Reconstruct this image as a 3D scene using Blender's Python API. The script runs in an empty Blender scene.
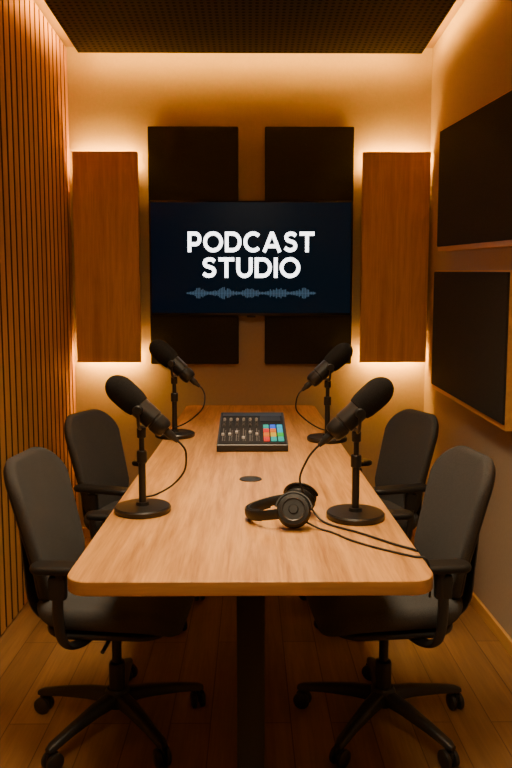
import bpy, bmesh, math, random
from mathutils import Matrix, Vector, Euler
random.seed(4)
scene = bpy.context.scene
COL = scene.collection

# ---------------------------------------------------------------- materials
def new_mat(name):
    m = bpy.data.materials.new(name); m.use_nodes = True
    nt = m.node_tree; b = nt.nodes["Principled BSDF"]
    return m, nt, b
def plain(name, col, rough=0.5, metal=0.0, emit=None, estr=0.0, bump=0.0, bscale=200, spec=0.5):
    m, nt, b = new_mat(name)
    b.inputs["Base Color"].default_value = (*col, 1)
    b.inputs["Roughness"].default_value = rough
    b.inputs["Metallic"].default_value = metal
    b.inputs["Specular IOR Level"].default_value = spec
    if emit:
        b.inputs["Emission Color"].default_value = (*emit, 1)
        b.inputs["Emission Strength"].default_value = estr
    if bump > 0:
        tc = nt.nodes.new("ShaderNodeTexCoord"); n = nt.nodes.new("ShaderNodeTexNoise")
        n.inputs["Scale"].default_value = bscale; n.inputs["Detail"].default_value = 4
        bp = nt.nodes.new("ShaderNodeBump"); bp.inputs["Strength"].default_value = bump
        bp.inputs["Distance"].default_value = 0.003
        nt.links.new(tc.outputs["Object"], n.inputs["Vector"])
        nt.links.new(n.outputs["Fac"], bp.inputs["Height"])
        nt.links.new(bp.outputs["Normal"], b.inputs["Normal"])
    return m
def noisy(name, c1, c2, scale=80, rough=0.9, bump=0.3, spec=0.3, dist=0.003):
    m, nt, b = new_mat(name)
    tc = nt.nodes.new("ShaderNodeTexCoord"); n = nt.nodes.new("ShaderNodeTexNoise")
    n.inputs["Scale"].default_value = scale; n.inputs["Detail"].default_value = 6; n.inputs["Roughness"].default_value = 0.7
    cr = nt.nodes.new("ShaderNodeValToRGB")
    cr.color_ramp.elements[0].position = 0.35; cr.color_ramp.elements[0].color = (*c1, 1)
    cr.color_ramp.elements[1].position = 0.65; cr.color_ramp.elements[1].color = (*c2, 1)
    nt.links.new(tc.outputs["Object"], n.inputs["Vector"])
    nt.links.new(n.outputs["Fac"], cr.inputs["Fac"])
    nt.links.new(cr.outputs["Color"], b.inputs["Base Color"])
    bp = nt.nodes.new("ShaderNodeBump"); bp.inputs["Strength"].default_value = bump; bp.inputs["Distance"].default_value = dist
    nt.links.new(n.outputs["Fac"], bp.inputs["Height"]); nt.links.new(bp.outputs["Normal"], b.inputs["Normal"])
    b.inputs["Roughness"].default_value = rough
    b.inputs["Specular IOR Level"].default_value = spec
    return m
def wood(name, c1, c2, axis=1, scale=30, rough=0.45, planks=False, p0=0.45, p1=0.85, spec=0.4):
    m, nt, b = new_mat(name)
    tc = nt.nodes.new("ShaderNodeTexCoord"); mp = nt.nodes.new("ShaderNodeMapping")
    s = [1.0, 1.0, 1.0]; s[axis] = 0.06
    mp.inputs["Scale"].default_value = s
    n = nt.nodes.new("ShaderNodeTexNoise"); n.inputs["Scale"].default_value = scale
    n.inputs["Detail"].default_value = 8; n.inputs["Roughness"].default_value = 0.65; n.inputs["Distortion"].default_value = 0.6
    n2 = nt.nodes.new("ShaderNodeTexNoise"); n2.inputs["Scale"].default_value = scale * 6; n2.inputs["Detail"].default_value = 4
    mx = nt.nodes.new("ShaderNodeMath"); mx.operation = 'MULTIPLY_ADD'; mx.inputs[1].default_value = 0.35
    cr = nt.nodes.new("ShaderNodeValToRGB")
    cr.color_ramp.elements[0].position = p0; cr.color_ramp.elements[0].color = (*c1, 1)
    cr.color_ramp.elements[1].position = p1; cr.color_ramp.elements[1].color = (*c2, 1)
    L = nt.links.new
    L(tc.outputs["Object"], mp.inputs["Vector"]); L(mp.outputs["Vector"], n.inputs["Vector"]); L(mp.outputs["Vector"], n2.inputs["Vector"])
    L(n2.outputs["Fac"], mx.inputs[0]); L(n.outputs["Fac"], mx.inputs[2]); L(mx.outputs[0], cr.inputs["Fac"])
    out = cr.outputs["Color"]
    if planks:
        br = nt.nodes.new("ShaderNodeTexBrick")
        mp2 = nt.nodes.new("ShaderNodeMapping"); mp2.inputs["Rotation"].default_value = (0, 0, math.radians(90))
        br.inputs["Scale"].default_value = 1.0; br.inputs["Brick Width"].default_value = 1.1; br.inputs["Row Height"].default_value = 0.13
        br.inputs["Mortar Size"].default_value = 0.0018
        br.inputs["Color1"].default_value = (1, 1, 1, 1); br.inputs["Color2"].default_value = (0.72, 0.69, 0.66, 1)
        br.inputs["Mortar"].default_value = (0.35, 0.28, 0.24, 1)
        mm = nt.nodes.new("ShaderNodeMix"); mm.data_type = 'RGBA'; mm.blend_type = 'MULTIPLY'; mm.inputs["Factor"].default_value = 1
        L(tc.outputs["Object"], mp2.inputs["Vector"]); L(mp2.outputs["Vector"], br.inputs["Vector"])
        L(out, mm.inputs[6]); L(br.outputs["Color"], mm.inputs[7]); out = mm.outputs[2]
    L(out, b.inputs["Base Color"])
    b.inputs["Roughness"].default_value = rough; b.inputs["Specular IOR Level"].default_value = spec
    bp = nt.nodes.new("ShaderNodeBump"); bp.inputs["Strength"].default_value = 0.12; bp.inputs["Distance"].default_value = 0.002
    L(mx.outputs[0], bp.inputs["Height"]); L(bp.outputs["Normal"], b.inputs["Normal"])
    return m
def perforated(name):
    m, nt, b = new_mat(name); L = nt.links.new
    tc = nt.nodes.new("ShaderNodeTexCoord"); mp = nt.nodes.new("ShaderNodeMapping")
    mp.inputs["Scale"].default_value = (32, 32, 0)
    v = nt.nodes.new("ShaderNodeTexVoronoi"); v.inputs["Randomness"].default_value = 0.0; v.inputs["Scale"].default_value = 1
    cr = nt.nodes.new("ShaderNodeValToRGB"); cr.color_ramp.interpolation = 'LINEAR'
    cr.color_ramp.elements[0].position = 0.24; cr.color_ramp.elements[0].color = (0.001, 0.001, 0.001, 1)
    cr.color_ramp.elements[1].position = 0.32; cr.color_ramp.elements[1].color = (0.034, 0.030, 0.027, 1)
    L(tc.outputs["Object"], mp.inputs["Vector"]); L(mp.outputs["Vector"], v.inputs["Vector"])
    L(v.outputs["Distance"], cr.inputs["Fac"]); L(cr.outputs["Color"], b.inputs["Base Color"])
    b.inputs["Roughness"].default_value = 0.8; b.inputs["Specular IOR Level"].default_value = 0.15
    return m
def emis(name, col, s):
    return plain(name, (0.0, 0.0, 0.0), 0.5, emit=col, estr=s)

M_wall = noisy("plaster_beige", (0.43, 0.345, 0.24), (0.46, 0.37, 0.26), 60, 0.92, 0.18)
M_slat = wood("slat_oak", (0.46, 0.225, 0.055), (0.66, 0.35, 0.10), 2, 26, 0.65, spec=0.2)
M_slatback = plain("slat_felt", (0.010, 0.007, 0.005), 0.95, spec=0.1)
M_slatshade = plain("slat_edge_shade", (0.075, 0.036, 0.013), 0.9, spec=0.1)  # oak side faces coloured dark to stand in for shade between slats
M_panelwood = wood("panel_oak", (0.52, 0.28, 0.085), (0.76, 0.47, 0.18), 2, 22, 0.45)
M_table = wood("table_oak", (0.32, 0.135, 0.030), (0.64, 0.325, 0.095), 1, 28, 0.42, p0=0.46, p1=0.80)
M_tedge = wood("table_edge_oak", (0.36, 0.165, 0.048), (0.52, 0.265, 0.085), 0, 30, 0.45)
M_floor = wood("floor_oak", (0.21, 0.105, 0.036), (0.35, 0.19, 0.072), 1, 20, 0.40, planks=True)
M_trimwood = wood("trim_oak", (0.58, 0.30, 0.08), (0.70, 0.41, 0.13), 1, 30, 0.5)
M_fabric = noisy("acoustic_fabric", (0.022, 0.0215, 0.020), (0.042, 0.041, 0.038), 320, 0.97, 0.5, 0.2)
M_chairfab = noisy("chair_fabric", (0.038, 0.038, 0.038), (0.080, 0.080, 0.079), 420, 0.92, 0.6, 0.3)
M_plastic = plain("black_plastic", (0.014, 0.014, 0.014), 0.45)
M_metal = plain("black_metal", (0.014, 0.014, 0.014), 0.36, 0.2)
M_ceil = perforated("perforated_black")
M_dark = plain("cove_ceiling", (0.42, 0.30, 0.15), 0.9)
M_foam = noisy("foam_black", (0.008, 0.008, 0.008), (0.022, 0.020, 0.019), 500, 1.0, 0.9, 0.1)
M_rubber = plain("cable_rubber", (0.007, 0.007, 0.007), 0.5)
M_leather = plain("leatherette", (0.009, 0.009, 0.009), 0.5, bump=0.2, bscale=300, spec=0.35)
M_cupplastic = plain("matte_black_plastic", (0.008, 0.008, 0.008), 0.5, spec=0.35)
M_steel = plain("grey_metal", (0.08, 0.075, 0.07), 0.4, 0.8)
M_led = emis("led_warm", (1.0, 0.46, 0.045), 125)
M_led2 = emis("led_warm_wall", (1.0, 0.46, 0.05), 290)
M_bezel = plain("bezel", (0.006, 0.006, 0.007), 0.3)
M_text = emis("screen_white", (1.0, 1.0, 1.0), 5.0)
M_wave = emis("screen_blue", (0.11, 0.22, 0.34), 0.45)

def screen_mat():
    m, nt, b = new_mat("screen_navy"); L = nt.links.new
    tc = nt.nodes.new("ShaderNodeTexCoord"); sp = nt.nodes.new("ShaderNodeSeparateXYZ")
    mr = nt.nodes.new("ShaderNodeMapRange"); mr.inputs["From Min"].default_value = -0.55; mr.inputs["From Max"].default_value = 0.55
    cr = nt.nodes.new("ShaderNodeValToRGB")
    cr.color_ramp.elements[0].color = (0.0006, 0.0045, 0.011, 1); cr.color_ramp.elements[1].color = (0.002, 0.0065, 0.012, 1)
    e = cr.color_ramp.elements.new(0.5); e.color = (0.0004, 0.0062, 0.013, 1)
    L(tc.outputs["Object"], sp.inputs[0]); L(sp.outputs["X"], mr.inputs["Value"]); L(mr.outputs[0], cr.inputs["Fac"])
    L(cr.outputs["Color"], b.inputs["Emission Color"]); b.inputs["Emission Strength"].default_value = 0.75
    b.inputs["Base Color"].default_value = (0.001, 0.003, 0.006, 1); b.inputs["Roughness"].default_value = 0.25
    b.inputs["Specular IOR Level"].default_value = 0.12
    return m
M_screen = screen_mat()

# ---------------------------------------------------------------- mesh helpers
def I(): return Matrix.Identity(4)
def T(x, y, z): return Matrix.Translation((x, y, z))
def frame_to(p, d):
    """matrix placing local Z along d at p"""
    q = Vector(d).normalized().to_track_quat('Z', 'Y')
    return Matrix.Translation(p) @ q.to_matrix().to_4x4()
def add_box(bm, size, loc, bevel=0.0, M=None, seg=2):
    mat = (M or I()) @ T(*loc) @ Matrix.Diagonal((*size, 1))
    r = bmesh.ops.create_cube(bm, size=1.0, matrix=mat)
    if bevel > 0:
        es = set()
        for v in r["verts"]:
            for e in v.link_edges: es.add(e)
        bmesh.ops.bevel(bm, geom=list(es), offset=bevel, segments=seg, affect='EDGES', profile=0.5)
def add_lathe(bm, prof, M=None, segs=32):
    M = M or I(); rings = []
    for r, z in prof:
        if r < 1e-6: rings.append([bm.verts.new(M @ Vector((0, 0, z)))])
        else: rings.append([bm.verts.new(M @ Vector((r * math.cos(2*math.pi*i/segs), r * math.sin(2*math.pi*i/segs), z))) for i in range(segs)])
    for a, b in zip(rings, rings[1:]):
        if len(a) == 1 and len(b) == 1: continue
        for i in range(segs):
            j = (i + 1) % segs
            if len(a) == 1: bm.faces.new((a[0], b[j], b[i]))
            elif len(b) == 1: bm.faces.new((a[i], a[j], b[0]))
            else: bm.faces.new((a[i], a[j], b[j], b[i]))
def add_cyl(bm, p0, p1, r, segs=20, bev=0.0):
    p0, p1 = Vector(p0), Vector(p1); h = (p1 - p0).length
    b = min(bev if bev > 0 else r * 0.12, h * 0.3)
    add_lathe(bm, [(0, 0), (r - b, 0), (r, b), (r, h - b), (r - b, h), (0, h)], frame_to(p0, p1 - p0), segs)
def catmull(pts, n=8, closed=False):
    P = [Vector(p) for p in pts]; out = []
    m = len(P)
    rng = range(m) if closed else range(m - 1)
    for i in rng:
        if closed: a, b, c, d = P[(i-1) % m], P[i], P[(i+1) % m], P[(i+2) % m]
        else: a, b, c, d = P[max(i-1, 0)], P[i], P[i+1], P[min(i+2, m-1)]
        for k in range(n):
            t = k / n
            out.append(0.5 * ((2*b) + (c-a)*t + (2*a-5*b+4*c-d)*t*t + (3*b-a-3*c+d)*t**3))
    if not closed: out.append(P[-1])
    return out
def add_tube(bm, pts, r, segs=10, M=None, radii=None, flat=None):
    M = M or I(); P = [Vector(p) for p in pts]; n = len(P); rings = []
    t0 = (P[1] - P[0]).normalized()
    up = Vector((0, 0, 1)) if abs(t0.z) < 0.9 else Vector((0, 1, 0))
    nrm = (up - t0 * up.dot(t0)).normalized()
    for i in range(n):
        t = (P[min(i+1, n-1)] - P[max(i-1, 0)]).normalized()
        nrm = (nrm - t * nrm.dot(t)).normalized(); bi = t.cross(nrm)
        rr = radii[i] if radii else r
        rx, ry = (flat if flat else (rr, rr))
        rings.append([bm.verts.new(M @ (P[i] + bi * math.cos(2*math.pi*k/segs) * rx + nrm * math.sin(2*math.pi*k/segs) * ry)) for k in range(segs)])
    for a, b in zip(rings, rings[1:]):
        for k in range(segs):
            j = (k + 1) % segs
            bm.faces.new((a[k], a[j], b[j], b[k]))
    bm.faces.new(rings[0][::-1]); bm.faces.new(rings[-1])
def rr_outline(w, d, r, n=8):
    pts = []
    for cx, cy, a0 in ((w/2-r, d/2-r, 0), (-w/2+r, d/2-r, 90), (-w/2+r, -d/2+r, 180), (w/2-r, -d/2+r, 270)):
        for i in range(n + 1):
            a = math.radians(a0 + 90 * i / n); pts.append((cx + r*math.cos(a), cy + r*math.sin(a)))
    return pts
def add_pad(bm, w, d, t, r, M=None, deform=None, edge=None, inner=6, n=8):
    """rounded slab: w along X, d along Y, t along Z, centred, with interior rings so it can be deformed"""
    M = M or I(); edge = edge if edge is not None else t/2
    base = rr_outline(w, d, r, n)
    def ring(k, inset, z):
        o = rr_outline(w - 2*inset, d - 2*inset, max(r - inset, 0.001), n)
        return [(x*k, y*k, z) for x, y in o]
    R = []
    for i in range(1, inner + 1): R.append(ring(i/inner, edge, -t/2))
    for i in range(1, 6):
        a = math.pi/2 * i/5
        R.append(ring(1, edge*(1-math.sin(a)), -t/2 + edge*(1-math.cos(a))))
    for i in range(0, 6):
        a = math.pi/2 * (1 - i/5)
        z = t/2 - edge*(1-math.cos(a))
        if i == 0 and edge >= t/2 - 1e-6: continue
        R.append(ring(1, edge*(1-math.sin(a)), z))
    for i in range(inner - 1, 0, -1): R.append(ring(i/inner, edge, t/2))
    f = deform or (lambda x, y, z: (x, y, z))
    V = [[bm.verts.new(M @ Vector(f(*p))) for p in rg] for rg in R]
    c0 = bm.verts.new(M @ Vector(f(0, 0, -t/2))); c1 = bm.verts.new(M @ Vector(f(0, 0, t/2)))
    m = len(base)
    for j in range(m): bm.faces.new((c0, V[0][(j+1) % m], V[0][j]))
    for a, b in zip(V, V[1:]):
        for j in range(m): bm.faces.new((a[j], a[(j+1) % m], b[(j+1) % m], b[j]))
    for j in range(m): bm.faces.new((c1, V[-1][j], V[-1][(j+1) % m]))
def finish(bm, name, mat, parent=None, smooth=True, angle=40, loc=None, rot=None, mats=None):
    bmesh.ops.recalc_face_normals(bm, faces=bm.faces[:])
    me = bpy.data.meshes.new(name); bm.to_mesh(me); bm.free()
    for m in (mats or [mat]): me.materials.append(m)
    if smooth:
        for p in me.polygons: p.use_smooth = True
        me.set_sharp_from_angle(angle=math.radians(angle))
    ob = bpy.data.objects.new(name, me); COL.objects.link(ob)
    if loc: ob.location = loc
    if rot: ob.rotation_euler = rot
    if parent: ob.parent = parent
    return ob
def empty(name, loc, rot=(0, 0, 0), label=None, category=None, group=None):
    e = bpy.data.objects.new(name, None); e.empty_display_size = 0.05; COL.objects.link(e)
    e.location = loc; e.rotation_euler = rot
    tag(e, label, category, group); return e
def tag(o, label=None, category=None, group=None):
    if label: o["label"] = label
    if category: o["category"] = category
    if group: o["group"] = group
def structure(o): o["kind"] = "structure"; return o
def simple_box(name, size, loc, mat, parent=None, bevel=0.0, smooth=False):
    bm = bmesh.new(); add_box(bm, size, (0, 0, 0), bevel)
    return finish(bm, name, mat, parent, smooth, loc=loc)
def copy_tree(root, name=None):
    """copy a thing and each of its parts, no operators"""
    new = root.copy(); COL.objects.link(new)
    for ch in [o for o in bpy.data.objects if o.parent == root]:
        c = copy_tree(ch); c.parent = new
        c.matrix_parent_inverse = ch.matrix_parent_inverse.copy()
    return new

# ---------------------------------------------------------------- room
W = 1.02; YB = 3.96; YF = -0.9; H = 2.80; L_ = YB - YF; YC = (YB + YF) / 2
f = structure(simple_box("floor", (2*W + 0.3, L_ + 0.2, 0.1), (0, YC, -0.05), M_floor))
c = structure(simple_box("ceiling", (2*W + 0.3, L_ + 0.2, 0.1), (0, YC, H + 0.05), M_dark))
structure(simple_box("wall_back", (2*W + 0.3, 0.1, H), (0, YB + 0.05, H/2), M_wall))
structure(simple_box("wall_front", (2*W + 0.3, 0.1, H), (0, YF - 0.05, H/2), M_wall))
structure(simple_box("wall_right", (0.1, L_, H), (W + 0.05, YC, H/2), M_wall))
# slatted wall: felt backing, slats with gap shade painted on their side faces
bm = bmesh.new()
add_box(bm, (0.08, L_, H), (-W - 0.056, YC, H/2))
nface = len(bm.faces)
y = YB - 0.035
while y > YF + 0.03:
    add_box(bm, (0.018, 0.052, H - 0.02), (-W - 0.009, y, H/2), 0.0015, seg=1)
    y -= 0.072
bm.faces.ensure_lookup_table(); bm.normal_update()
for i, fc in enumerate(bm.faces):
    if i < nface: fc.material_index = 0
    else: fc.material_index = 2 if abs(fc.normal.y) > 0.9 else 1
structure(finish(bm, "wall_left", None, smooth=False, mats=[M_slatback, M_slat, M_slatshade]))
structure(simple_box("baseboard_right", (0.014, L_, 0.055), (W - 0.007, YC, 0.0275), M_trimwood, bevel=0.002))
structure(simple_box("baseboard_back", (2*W - 0.02, 0.014, 0.055), (-0.005, YB - 0.007, 0.0275), M_trimwood, bevel=0.002))

# acoustic ceiling panel with cove light strips
PX, PY0, PY1, PZ = 0.92, -0.75, 3.80, 2.71
cp = empty("ceiling_panel", (0, (PY0+PY1)/2, PZ), label="black perforated acoustic ceiling panel with warm light around its edge", category="ceiling panel")
bm = bmesh.new(); add_box(bm, (2*PX, PY1-PY0, 0.04), (0, 0, 0.02)); add_box(bm, (2*PX-0.3, PY1-PY0-0.3, 0.055), (0, 0, 0.0625))
finish(bm, "perforated_board", M_ceil, cp, False)
bm = bmesh.new(); h = (PY1-PY0)/2
add_box(bm, (2*PX, 0.012, 0.016), (0, h-0.015, 0.05)); add_box(bm, (2*PX, 0.012, 0.016), (0, -h+0.03, 0.05))
add_box(bm, (0.012, 2*h-0.08, 0.016), (PX-0.015, 0, 0.05)); add_box(bm, (0.012, 2*h-0.08, 0.016), (-PX+0.015, 0, 0.05))
finish(bm, "light_strip", M_led, cp, False)

# oak wall boxes with light strips behind
def oak_panel(x0, x1):
    z0, z1 = 1.047, 2.214
    p = empty("wood_wall_panel", ((x0+x1)/2, 3.90, z0), label="oak veneer wall panel with warm light glowing above and below", category="wall panel", group="backlit oak wall panels")
    bm = bmesh.new(); add_box(bm, (x1-x0, 0.035, z1-z0), (0, -0.0175, (z1-z0)/2), 0.0015, seg=1)
    finish(bm, "panel_board", M_panelwood, p, False)
    bm = bmesh.new(); add_box(bm, (x1-x0-0.08, 0.06, z1-z0-0.12), (0, 0.03, (z1-z0)/2))
    finish(bm, "mounting_frame", M_slatback, p, False)
    for zz in (0.030, z1-z0-0.030):
        bm = bmesh.new(); add_box(bm, (x1-x0-0.02, 0.014, 0.012), (0, 0.012, 0))
        finish(bm, "light_strip", M_led2, p, False, loc=(0, 0, zz))
oak_panel(-0.985, -0.624); oak_panel(0.625, 1.0)

# tall fabric panels
for x0, x1 in ((-0.572, -0.068), (0.082, 0.580)):
    root = empty("acoustic_panel", ((x0+x1)/2, YB, 1.035), label="tall black fabric acoustic panel behind the television", category="acoustic panel", group="tall black acoustic panels")
    hh = 2.36-1.035
    bm = bmesh.new(); add_box(bm, (x1-x0, 0.045, hh), (0, -0.0325, hh/2), 0.006)
    finish(bm, "fabric_face", M_fabric, root, True)
    bm = bmesh.new(); add_box(bm, (x1-x0-0.06, 0.0115, hh-0.06), (0, -0.00575, hh/2))
    finish(bm, "mounting_frame", M_slatback, root, False)

# side wall panels (far corner / near corner heights)
def side_panel(y0, y1, zf0, zf1, zn0, zn1, label):
    xf = 0.965; lip = 0.022
    root = empty("acoustic_panel", (W, (y0+y1)/2, (zf0+zn0)/2), label=label, category="acoustic panel", group="side wall acoustic panels")
    ox, oy, oz = root.location
    def quadbox(bm, xa, xb, i, lb):
        pts = [(y1-i, zf0+lb), (y0+i, zn0+lb), (y0+i, zn1-i), (y1-i, zf1-i)]
        a = [bm.verts.new((xa-ox, p[0]-oy, p[1]-oz)) for p in pts]; b = [bm.verts.new((xb-ox, p[0]-oy, p[1]-oz)) for p in pts]
        bm.faces.new(a); bm.faces.new(b[::-1])
        for k in range(4): bm.faces.new((a[k], b[k], b[(k+1) % 4], a[(k+1) % 4]))
    bm = bmesh.new(); quadbox(bm, xf-0.004, W, 0, 0); finish(bm, "oak_frame", M_trimwood, root, False)
    bm = bmesh.new(); quadbox(bm, xf-0.012, xf+0.03, 0.006, lip)
    bmesh.ops.bevel(bm, geom=bm.edges[:], offset=0.003, segments=2, affect='EDGES')
    finish(bm, "fabric_face", M_fabric, root, True)
side_panel(2.50, 3.53, 1.640, 2.24, 1.565, 2.13, "black fabric acoustic panel with oak rim, upper of two")
side_panel(2.53, 3.57, 0.932, 1.545, 0.877, 1.478, "black fabric acoustic panel with oak rim, lower of two")

# ---------------------------------------------------------------- television
TV = empty("television", (0.004, 3.905, 1.63), label="wall-mounted television showing podcast studio title in white", category="television")
bm = bmesh.new(); add_box(bm, (1.136, 0.042, 0.636), (0, -0.021, 0), 0.004); add_box(bm, (0.05, 0.03, 0.012), (0, -0.02, -0.322), 0.002)
finish(bm, "television_frame", M_bezel, TV)
bm = bmesh.new(); add_box(bm, (1.118, 0.002, 0.612), (0, 0, 0)); finish(bm, "screen", M_screen, TV, False, loc=(0, -0.0425, 0.003))
def strip(bm, pts, w, closed=False):
    P = [Vector((p[0], p[1])) for p in pts]; n = len(P); Lf = []; Rt = []
    for i in range(n):
        if closed: a, b = P[(i-1) % n], P[(i+1) % n]
        else: a, b = P[max(i-1, 0)], P[min(i+1, n-1)]
        t = (b - a).normalized(); nn = Vector((-t.y, t.x))
        Lf.append(P[i] + nn*w/2); Rt.append(P[i] - nn*w/2)
    vl = [bm.verts.new((v.x, 0, v.y)) for v in Lf]; vr = [bm.verts.new((v.x, 0, v.y)) for v in Rt]
    for i in range(n if closed else n-1):
        j = (i+1) % n; bm.faces.new((vl[i], vr[i], vr[j], vl[j]))
def arc(cx, cy, rx, ry, a0, a1, n=28):
    return [(cx + rx*math.cos(math.radians(a0+(a1-a0)*i/n)), cy + ry*math.sin(math.radians(a0+(a1-a0)*i/n))) for i in range(n+1)]
SW = 0.19
def letter(ch):
    s = SW; h = s/2; c2 = lambda L: [(p.x, p.y) for p in catmull([(a, b, 0) for a, b in L], 8)]
    if ch == 'P': return 0.74, [[(h, 0), (h, 1)], [(h, 1-h), (0.40, 1-h)] + arc(0.42, 0.645, 0.745-h-0.42, 0.355-h, 88, -88) + [(0.40, 0.29+h), (h, 0.29+h)]]
    if ch == 'O': return 1.08, ['c', arc(0.54, 0.5, 0.54-h, 0.51-h, 0, 360, 48)[:-1]]
    if ch == 'D': return 0.90, [[(h, 0), (h, 1)], [(h, 1-h), (0.40, 1-h)] + arc(0.42, 0.5, 0.90-h-0.42, 0.5-h, 88, -88) + [(0.40, h), (h, h)]]
    if ch == 'C': return 0.92, [arc(0.53, 0.5, 0.53-h, 0.51-h, 45, 315, 40)]
    if ch == 'A': return 1.06, [[(h*1.02, 0), (0.53, 0.97)], [(0.53, 0.97), (1.06-h*1.02, 0)], [(0.26, 0.29), (0.80, 0.29)], [(0.435, 0.94), (0.625, 0.94)]]
    if ch == 'S': return 0.76, [c2([(0.66, 0.80), (0.54, 0.885), (0.38, 0.905), (0.20, 0.85), (0.135, 0.715), (0.21, 0.59), (0.38, 0.53), (0.57, 0.455), (0.645, 0.31), (0.57, 0.155), (0.38, 0.095), (0.22, 0.12), (0.07, 0.215)])]
    if ch == 'T': return 0.82, [[(0, 1-h), (0.82, 1-h)], [(0.41, 0), (0.41, 1)]]
    if ch == 'U': return 0.86, [[(h, 1), (h, 0.45)] + arc(0.43, 0.42, 0.43-h, 0.43-h, 180, 360) + [(0.86-h, 0.45), (0.86-h, 1)]]
    if ch == 'I': return 0.19, [[(0.095, 0), (0.095, 1)]]
def word(txt, width, height, zc):
    bm = bmesh.new(); x = 0; gap = 0.12
    for ch in txt:
        w_, st = letter(ch); b2 = bmesh.new()
        if st[0] == 'c': strip(b2, st[1], SW, True)
        else:
            for q in st:
                wd = SW*0.98 if ch == 'A' else SW
                if ch == 'A' and q[0][1] == 0.94: wd = 0.12
                strip(b2, q, wd)
        for v in b2.verts: v.co.x += x
        me = bpy.data.meshes.new("t"); b2.to_mesh(me); b2.free(); bm.from_mesh(me); bpy.data.meshes.remove(me)
        x += w_ + gap
    tot = x - gap
    for v in bm.verts:
        v.co.x = (v.co.x/tot - 0.5)*width; v.co.z = (v.co.z - 0.5)*height
    return finish(bm, "lettering", M_text, TV, False, loc=(0, -0.0452, zc-1.63))
word("PODCAST", 0.708, 0.112, 1.722); word("STUDIO", 0.550, 0.112, 1.580)
bm = bmesh.new(); N = 84
for i in range(N):
    u = i/(N-1)*2-1
    env = max(math.exp(-((abs(u)-0.80)/0.13)**2)*0.75, math.exp(-((abs(u)-0.42)/0.16)**2)*0.8, math.exp(-(u/0.14)**2)*0.75)
    a = 0.003 + 0.042*env*(0.35+0.65*random.random())
    add_box(bm, (0.0048, 0.0008, 2*a), (u*0.358, 0, 0))
add_box(bm, (0.73, 0.0008, 0.0025), (0, 0, 0))
finish(bm, "waveform_graphic", M_wave, TV, False, loc=(0, -0.0445, 1.438-1.63))

# ---------------------------------------------------------------- table
TZ = 0.80; TX = 0.365; TY0, TY1 = 1.268, 3.875
table = empty("meeting_table", (0, 1.6, 0), label="long oak-topped meeting table on black central column legs", category="table")
bm = bmesh.new(); ytc = (TY0+TY1)/2 - 1.6
add_pad(bm, 2*TX, TY1-TY0, 0.030, 0.05, T(0, ytc, TZ-0.015), edge=0.003, inner=1)
for fc in bm.faces: fc.material_index = 1 if abs(fc.calc_center_median().z - (TZ-0.015)) < 0.0125 else 0
o = finish(bm, "tabletop", None, table, True, 50, mats=[M_table, M_tedge])
for yy in (1.62, 3.45):
    bm = bmesh.new(); add_box(bm, (0.068, 0.11, 0.725), (0, 0, 0.045/2+0.385), 0.004)
    finish(bm, "leg", M_metal, table, loc=(0, yy-1.6, 0))
    bm = bmesh.new(); add_box(bm, (0.46, 0.11, 0.022), (0, 0, 0.011), 0.004); add_box(bm, (0.09, 0.13, 0.03), (0, 0, 0.035), 0.004)
    finish(bm, "foot_plate", M_metal, table, loc=(0, yy-1.6, 0))
bm = bmesh.new(); add_box(bm, (0.06, 1.74, 0.03), (0, 0.93, 0.752), 0.003); add_box(bm, (0.5, 0.06, 0.02), (0, 0.02, 0.76), 0.003); add_box(bm, (0.5, 0.06, 0.02), (0, 1.85, 0.76), 0.003)
finish(bm, "support_beam", M_metal, table)
bm = bmesh.new(); add_lathe(bm, [(0, 0.0015), (0.024, 0.0015), (0.026, 0.003), (0.034, 0.003), (0.036, 0.0), (0.030, -0.012), (0, -0.012)], I(), 40)
finish(bm, "cable_grommet", M_plastic, table, loc=(0.0, 2.095-1.6, TZ))

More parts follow.
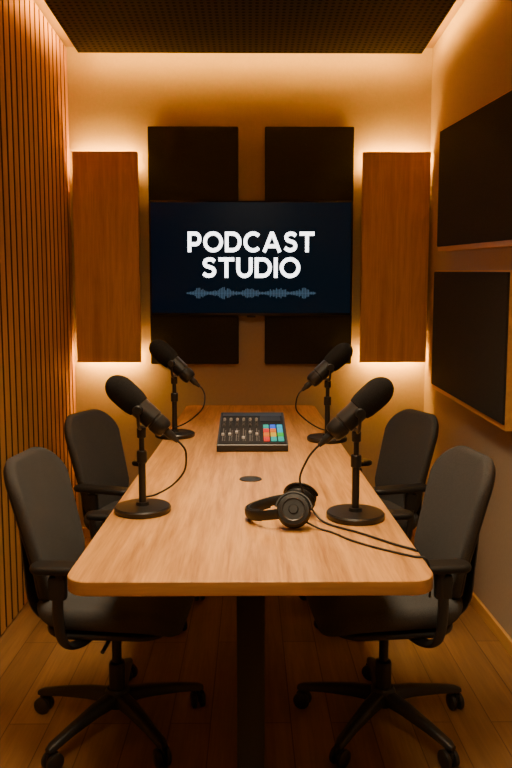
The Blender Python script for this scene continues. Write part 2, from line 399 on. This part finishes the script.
# ---------------------------------------------------------------- chairs (front = +X)
def build_chair():
    ch = empty("office_chair", (0, 0, 0))
    bm = bmesh.new()
    def fs(x, y, z):
        z2 = z + 0.035*(y/0.24)**2*0.5 - (0.05*max(0, (x-0.10)/0.13)**2) + (0.02*max(0, (-x-0.12)/0.11)**2)
        return (x, y*(1 - 0.10*max(0, -x/0.23)), z2)
    add_pad(bm, 0.44, 0.46, 0.065, 0.11, T(0.015, 0, 0.425), fs, inner=8)
    finish(bm, "seat", M_chairfab, ch, True, 60)
    bm = bmesh.new(); add_pad(bm, 0.38, 0.40, 0.02, 0.09, T(0.015, 0, 0.385), inner=2)
    add_box(bm, (0.22, 0.14, 0.045), (-0.02, 0, 0.358), 0.01)
    add_tube(bm, catmull([(0.0, -0.06, 0.36), (0.02, -0.14, 0.36), (0.02, -0.22, 0.355)], 6), 0.006)
    finish(bm, "seat_mechanism", M_plastic, ch)
    lean = math.radians(9)
    Mb = T(-0.228, 0, 0.660) @ Matrix.Rotation(-lean, 4, 'Y') @ Matrix(((0, 0, 1, 0), (1, 0, 0, 0), (0, 1, 0, 0), (0, 0, 0, 1)))
    def fb(x, y, z):   # x width, y height, z thickness(front)
        wq = 1 - 0.17*max(0, (0.10-y)/0.34)**1.3 - 0.08*max(0, y/0.24)**2
        zz = z + 0.9*x*x + 0.030*math.cos((y+0.08)/0.24*1.5) - 0.02
        return (x*wq, y, zz)
    bm = bmesh.new(); add_pad(bm, 0.405, 0.465, 0.036, 0.115, Mb, fb, inner=8, n=10)
    finish(bm, "backrest", M_chairfab, ch, True, 60)
    bm = bmesh.new()
    def fb2(x, y, z):
        a = fb(x, y, z); return (a[0], a[1], a[2]-0.020)
    add_pad(bm, 0.37, 0.43, 0.012, 0.10, Mb, fb2, inner=6, n=10)
    add_tube(bm, catmull([(-0.05, 0, 0.36), (-0.19, 0, 0.352), (-0.26, 0, 0.40), (-0.277, 0, 0.52), (-0.288, 0, 0.66)], 8), 0.02, 12, flat=(0.035, 0.012))
    finish(bm, "back_support", M_plastic, ch)
    for s in (-1, 1):
        bm = bmesh.new()
        add_tube(bm, catmull([(-0.03, s*0.12, 0.368), (-0.06, s*0.20, 0.366), (-0.085, s*0.243, 0.395), (-0.095, s*0.250, 0.48), (-0.09, s*0.250, 0.60)], 8), 0.015, 12, flat=(0.021, 0.011))
        add_box(bm, (0.05, 0.028, 0.07), (-0.093, s*0.250, 0.555), 0.008)
        post = finish(bm, "armrest", M_plastic, ch)
        bm = bmesh.new(); add_pad(bm, 0.25, 0.070, 0.024, 0.033, T(-0.045, s*0.250, 0.612), None, edge=0.011, inner=3)
        finish(bm, "arm_pad", M_leather, post)
    bm = bmesh.new(); add_lathe(bm, [(0, 0.07), (0.026, 0.07), (0.026, 0.205), (0.024, 0.21), (0.015, 0.212), (0.015, 0.34), (0, 0.34)], I(), 24)
    finish(bm, "gas_column", M_metal, ch)
    bm = bmesh.new()
    add_lathe(bm, [(0, 0.068), (0.036, 0.068), (0.042, 0.078), (0.040, 0.115), (0.032, 0.125), (0, 0.125)], I(), 28)
    for k in range(5):
        R = Matrix.Rotation(math.radians(90+72*k), 4, 'Z')
        pts = [(0.02, 0, 0.098), (0.10, 0, 0.096), (0.20, 0, 0.084), (0.268, 0, 0.072), (0.285, 0, 0.068)]
        rings = []
        for (px, py, pz), (hw, hh) in zip(pts, [(0.026, 0.020), (0.022, 0.017), (0.017, 0.013), (0.016, 0.010), (0.010, 0.006)]):
            rings.append([bm.verts.new(R @ Vector((px, py + a*hw, pz + b*hh))) for a, b in ((-1, -0.8), (-0.9, 0.6), (-0.5, 1), (0.5, 1), (0.9, 0.6), (1, -0.8))])
        for a, b in zip(rings, rings[1:]):
            for j in range(6): bm.faces.new((a[j], a[(j+1) % 6], b[(j+1) % 6], b[j]))
        bm.faces.new(rings[0]); bm.faces.new(rings[-1])
    star = finish(bm, "star_base", M_plastic, ch, True, 50)
    for k in range(5):
        bm = bmesh.new(); w = 0.009
        for s in (-1, 1):
            prof = [(0, -w), (0.020, -w), (0.0265, -w*0.6), (0.028, 0), (0.0265, w*0.6), (0.020, w), (0, w)]
            add_lathe(bm, prof, T(0, s*0.014, 0.028) @ Matrix.Rotation(math.pi/2, 4, 'X'), 24)
        add_box(bm, (0.034, 0.010, 0.036), (0.002, 0, 0.038), 0.006)
        add_cyl(bm, (0, 0, 0.03), (0, 0, 0.072), 0.006, 12)
        a = math.radians(90+72*k)
        o = finish(bm, "caster", M_plastic, star, loc=(0.268*math.cos(a), 0.268*math.sin(a), 0), rot=(0, 0, random.uniform(0, 6.28)))
    return ch
chair = build_chair()
def setup_chair(c, x, y, ang, star_world):
    c.location = (x, y, 0); c.rotation_euler = (0, 0, math.radians(ang))
    for o in bpy.data.objects:
        if o.parent == c and o.name.startswith("star_base"): o.rotation_euler = (0, 0, math.radians(star_world - ang))
    tag(c, "dark grey fabric office chair with armrests on black five-star base", "chair", "office chairs around the table")
chairs = [chair] + [copy_tree(chair) for _ in range(3)]
setup_chair(chairs[0], -0.428, 2.08, -4, 3)
setup_chair(chairs[1], 0.426, 2.08, 185, -2)
setup_chair(chairs[2], -0.480, 2.92, -18, 8)
setup_chair(chairs[3], 0.490, 2.92, 197, -10)

# ---------------------------------------------------------------- microphones (foam towards +X)
AX = Vector((0.743, 0, 0.669)).normalized(); PV = Vector((0, 0, 0.272))
def build_mic():
    m = empty("microphone", (0, 0, 0))
    bm = bmesh.new(); add_lathe(bm, [(0, 0), (0.071, 0), (0.0735, 0.003), (0.0735, 0.012), (0.070, 0.016), (0.018, 0.018), (0.016, 0.026), (0, 0.026)], I(), 56)
    finish(bm, "stand_base", M_metal, m)
    bm = bmesh.new(); add_cyl(bm, (0, 0, 0.02), (0, 0, 0.15), 0.0095); add_cyl(bm, (0, 0, 0.14), (0, 0, 0.215), 0.007)
    add_cyl(bm, (0, 0, 0.130), (0, 0, 0.162), 0.0135, bev=0.002); add_cyl(bm, (0, 0, 0.195), (0, 0, 0.222), 0.012, bev=0.002)
    finish(bm, "stand_pole", M_metal, m)
    bm = bmesh.new()
    for s in (-1, 1):
        add_tube(bm, catmull([(0, 0, 0.222), (0, s*0.022, 0.226), (0, s*0.034, 0.240), (0, s*0.036, 0.272)], 6), 0.004, 8, flat=(0.004, 0.007))
        add_cyl(bm, (0, s*0.027, 0.272), (0, s*0.048, 0.272), 0.012, 20)
    finish(bm, "yoke", M_metal, m)
    F = frame_to(PV, AX)
    bm = bmesh.new(); add_lathe(bm, [(0, -0.086), (0.020, -0.086), (0.0245, -0.080), (0.026, -0.070), (0.0265, -0.052), (0.0245, -0.050), (0.0245, -0.046), (0.0275, -0.044), (0.028, 0.008), (0.024, 0.012), (0.022, 0.05), (0, 0.05)], F, 36)
    finish(bm, "microphone_body", M_metal, m)
    bm = bmesh.new(); prof = [(0, 0.004), (0.024, 0.004), (0.031, 0.008), (0.0345, 0.022), (0.0360, 0.045), (0.0360, 0.068)]
    for i in range(1, 9):
        a = math.pi/2*i/8; prof.append((0.0360*math.cos(a) if i < 8 else 0, 0.068 + 0.046*math.sin(a)))
    add_lathe(bm, prof, F, 36); finish(bm, "foam_windscreen", M_foam, m)
    bm = bmesh.new(); add_lathe(bm, [(0, -0.128), (0.005, -0.128), (0.008, -0.112), (0.0105, -0.108), (0.0105, -0.085), (0, -0.085)], F, 20)
    finish(bm, "cable_connector", M_plastic, m)
    return m
mic = build_mic()
mics = [mic] + [copy_tree(mic) for _ in range(3)]
def setup_mic(m, x, y, ang, s, cable, label):
    m.location = (x, y, TZ + 0.0004); m.rotation_euler = (0, 0, math.radians(ang)); m.scale = (s, s, s)
    e = PV - AX*0.122
    bm = bmesh.new(); add_tube(bm, catmull([e, e - AX*0.02] + cable, 10), 0.0027, 8)
    finish(bm, "cable", M_rubber, m)
    tag(m, label, "microphone", "podcast microphones on desk stands")
lab = "black broadcast microphone with foam windscreen on round desk stand"
loop = [(-0.115, -0.005, 0.155), (-0.108, -0.02, 0.105), (-0.075, -0.025, 0.065), (-0.035, -0.018, 0.042), (-0.010, -0.012, 0.036), (-0.0, -0.012, 0.034)]
setup_mic(mics[0], -0.283, 1.745, 176, 1.0, loop, lab)
loop2 = [(-0.125, 0.0, 0.15), (-0.142, 0.005, 0.10), (-0.125, 0.0, 0.05), (-0.10, -0.02, 0.010), (-0.075, -0.065, 0.0029), (-0.02, -0.13, 0.0029), (0.04, -0.215, 0.0029), (0.070, -0.25, 0.0029), (0.078, -0.262, 0.0032)]
setup_mic(mics[1], 0.266, 1.685, 4, 1.0, loop2, "black broadcast microphone on desk stand, cable trailing over the table")
loop3 = [(-0.115, 0.005, 0.15), (-0.110, 0.02, 0.11), (-0.07, 0.02, 0.07), (-0.03, 0.012, 0.045), (-0.004, 0.012, 0.036)]
setup_mic(mics[2], -0.322, 2.86, 172, 1.15, loop3, lab)
setup_mic(mics[3], 0.315, 2.76, 8, 1.12, loop3, lab)

# ---------------------------------------------------------------- mixer
mx = empty("audio_mixer", (0.007, 2.525, TZ + 0.0005), label="black audio mixing console with faders and glowing coloured pads", category="audio mixer")
D = 0.41; HF, HB = 0.028, 0.092; HW = 0.135
ang = math.atan2(HB-HF, D)
bm = bmesh.new()
pr = [(0, 0.004), (0.004, 0), (D, 0), (D, HB-0.004), (D-0.005, HB), (0.004, HF+0.0005), (0, HF-0.004)]
a = [bm.verts.new((-HW, p[0], p[1])) for p in pr]; b = [bm.verts.new((HW, p[0], p[1])) for p in pr]
bm.faces.new(a); bm.faces.new(b[::-1])
for k in range(len(pr)): bm.faces.new((a[k], b[k], b[(k+1) % len(pr)], a[(k+1) % len(pr)]))
finish(bm, "mixer_body", M_plastic, mx, False)
SL = T(0, 0, HF) @ Matrix.Rotation(ang, 4, 'X')   # x across, y up the slope
Ls = math.hypot(D, HB-HF)
M_face = plain("mixer_face", (0.010, 0.010, 0.011), 0.65, spec=0.3)
M_slot = plain("fader_slot", (0.12, 0.115, 0.11), 0.5)
M_cap = plain("fader_cap", (0.75, 0.72, 0.68), 0.4)
M_knob = plain("knob_grey", (0.06, 0.057, 0.054), 0.4)
M_line = plain("scale_marks", (0.35, 0.33, 0.30), 0.5)
M_disp = emis("display_glow", (0.05, 0.08, 0.10), 0.08)
bm = bmesh.new(); add_box(bm, (2*HW-0.012, Ls-0.02, 0.002), (0, Ls/2, 0.001), M=SL); finish(bm, "control_face", M_face, mx, False)
bm = bmesh.new(); add_box(bm, (2*HW-0.02, 0.05, 0.004), (0, Ls-0.04, 0.002), 0.001, M=SL); finish(bm, "rear_strip", M_bezel, mx, False)
bm = bmesh.new(); add_box(bm, (0.085, 0.075, 0.002), (0.075, 0.315, 0.003), M=SL); finish(bm, "display", M_disp, mx, False)
for i in range(6):
    x = -0.115 + i*0.0265
    fy = 0.06 + 0.07*abs(math.sin(i*1.9+0.6))
    bm = bmesh.new(); add_box(bm, (0.0035, 0.150, 0.0008), (x, 0.110, 0.0024), M=SL)
    fs_ = finish(bm, "fader", M_slot, mx, False)
    bm = bmesh.new()
    for k in range(9): add_box(bm, (0.005, 0.0018, 0.0005), (x+0.0085, 0.04+k*0.015, 0.0024), M=SL)
    finish(bm, "scale_marks", M_line, fs_, False)
    bm = bmesh.new(); add_box(bm, (0.0105, 0.014, 0.008), (x, fy, 0.007), 0.0015, M=SL)
    finish(bm, "fader_cap", M_cap, fs_, False)
cols = [(0.0, 0.42, 0.30), (0.9, 0.03, 0.015), (0.03, 0.50, 0.04), (0.01, 0.12, 0.8), (0.9, 0.17, 0.005), (0.85, 0.45, 0.01), (0.0, 0.42, 0.58)]
for r in range(3):
    for q in range(6):
        bm = bmesh.new(); add_lathe(bm, [(0, 0.010), (0.004, 0.010), (0.0058, 0.008), (0.0062, 0.0), (0, 0.0)], SL @ T(-0.115+q*0.0265, 0.215+r*0.040, 0.002), 14)
        finish(bm, "knob", M_knob if r < 2 else M_line, mx)
padc = [[0, 3, 6], [1, 4, 6], [4, 5, 2], [1, 0, 0]]
pm = [emis("pad_%d" % i, c_, 1.3) for i, c_ in enumerate(cols)]
for r in range(4):
    for q in range(3):
        bm = bmesh.new(); add_box(bm, (0.022, 0.038, 0.007), (0.055+q*0.0275, 0.050+(3-r)*0.050, 0.005), 0.002, M=SL)
        finish(bm, "pad_button", pm[padc[r][q]], mx)

# ---------------------------------------------------------------- headphones
hp = empty("headphones", (0.072, 1.665, TZ + 0.0005), (0, 0, math.radians(-12)), "black over-ear headphones lying on the table with cable", "headphones")
bm = bmesh.new()
arcp = []
for i in range(25):
    t = math.radians(90 + 180*i/24)
    arcp.append((0.005 + 0.088*math.cos(t), 0.072*math.sin(t), 0.036 - 0.018*max(0, -math.cos(t))))
P = [(0.035, 0.070, 0.040)] + arcp + [(0.035, -0.070, 0.040)]
add_tube(bm, P, 0.006, 10, flat=(0.0045, 0.013))
band = finish(bm, "headband", M_leather, hp)
bm = bmesh.new(); add_tube(bm, [(p[0]*0.93+0.001, p[1]*0.93, p[2]) for p in arcp[4:-4]], 0.006, 10, flat=(0.006, 0.015)); finish(bm, "headband_padding", M_leather, hp)
for s in (-1, 1):
    d = Vector((0.10, s*1.0, 0.55)).normalized()
    cen = Vector((0.045, s*0.058, 0.042))
    F = frame_to(cen, d)
    bm = bmesh.new(); add_lathe(bm, [(0, 0), (0.036, 0), (0.040, 0.004), (0.0405, 0.012), (0.037, 0.020), (0.026, 0.022), (0.025, 0.019), (0.012, 0.019), (0.010, 0.022), (0, 0.022)], F, 40)
    cup = finish(bm, "ear_cup", M_cupplastic, hp)
    bm = bmesh.new()
    ring = [(0.028 + 0.0125*math.cos(2*math.pi*k/16), -0.008 + 0.010*math.sin(2*math.pi*k/16)) for k in range(17)]
    add_lathe(bm, ring, F, 40); finish(bm, "ear_cushion", M_leather, cup)
    bm = bmesh.new(); add_lathe(bm, [(0.0255, 0.0215), (0.0275, 0.0225), (0.0285, 0.0215), (0.0275, 0.0205), (0.0255, 0.0215)], F, 40); finish(bm, "metal_ring", M_steel, cup)
    bm = bmesh.new()
    yk = [F @ Vector((0.044*math.cos(t), 0.044*math.sin(t), 0.008)) for t in [math.radians(90+x) for x in range(-80, 81, 10)]]
    add_tube(bm, yk, 0.0035, 8); finish(bm, "cup_yoke", M_metal, hp)
bm = bmesh.new()
cab = [(0.075, -0.055, 0.016), (0.105, -0.060, 0.004), (0.14, -0.08, 0.0024), (0.19, -0.13, 0.0024), (0.25, -0.17, 0.0024), (0.320, -0.205, 0.0024)]
ca = catmull(cab + [(0.348, -0.213, 0.0015), (0.358, -0.217, -0.03), (0.358, -0.217, -0.08)], 10)
add_tube(bm, ca, 0.0025, 8); finish(bm, "cable", M_rubber, hp)

# ---------------------------------------------------------------- lights
def area(name, loc, rot, sx, sy, power, col, spread=180):
    l = bpy.data.lights.new(name, 'AREA'); l.shape = 'RECTANGLE'; l.size = sx; l.size_y = sy; l.energy = power; l.color = col
    l.spread = math.radians(spread)
    o = bpy.data.objects.new(name, l); COL.objects.link(o); o.location = loc; o.rotation_euler = rot; return o
area("ceiling_and_fill_light", (0, 1.9, 2.68), (0, 0, 0), 0.35, 1.5, 20, (1.0, 0.73, 0.44), 80)
area("ceiling_and_fill_light", (0, 0.3, 2.66), (math.radians(28), 0, 0), 0.6, 0.6, 16, (1.0, 0.73, 0.44), 115)  # added front fill without a fixture, brightens the oak panels
w = bpy.data.worlds.new("world"); scene.world = w; w.use_nodes = True
w.node_tree.nodes["Background"].inputs[0].default_value = (0.02, 0.014, 0.009, 1)
w.node_tree.nodes["Background"].inputs[1].default_value = 0.5

# ---------------------------------------------------------------- camera
cam = bpy.data.cameras.new("camera"); co = bpy.data.objects.new("camera", cam); COL.objects.link(co)
cam.sensor_fit = 'AUTO'; cam.sensor_width = 36; cam.lens = 680/768*36; cam.clip_start = 0.02
co.location = (0, 0, 1.31); co.rotation_euler = (math.radians(90-5.71), 0, math.radians(-0.463))
scene.camera = co
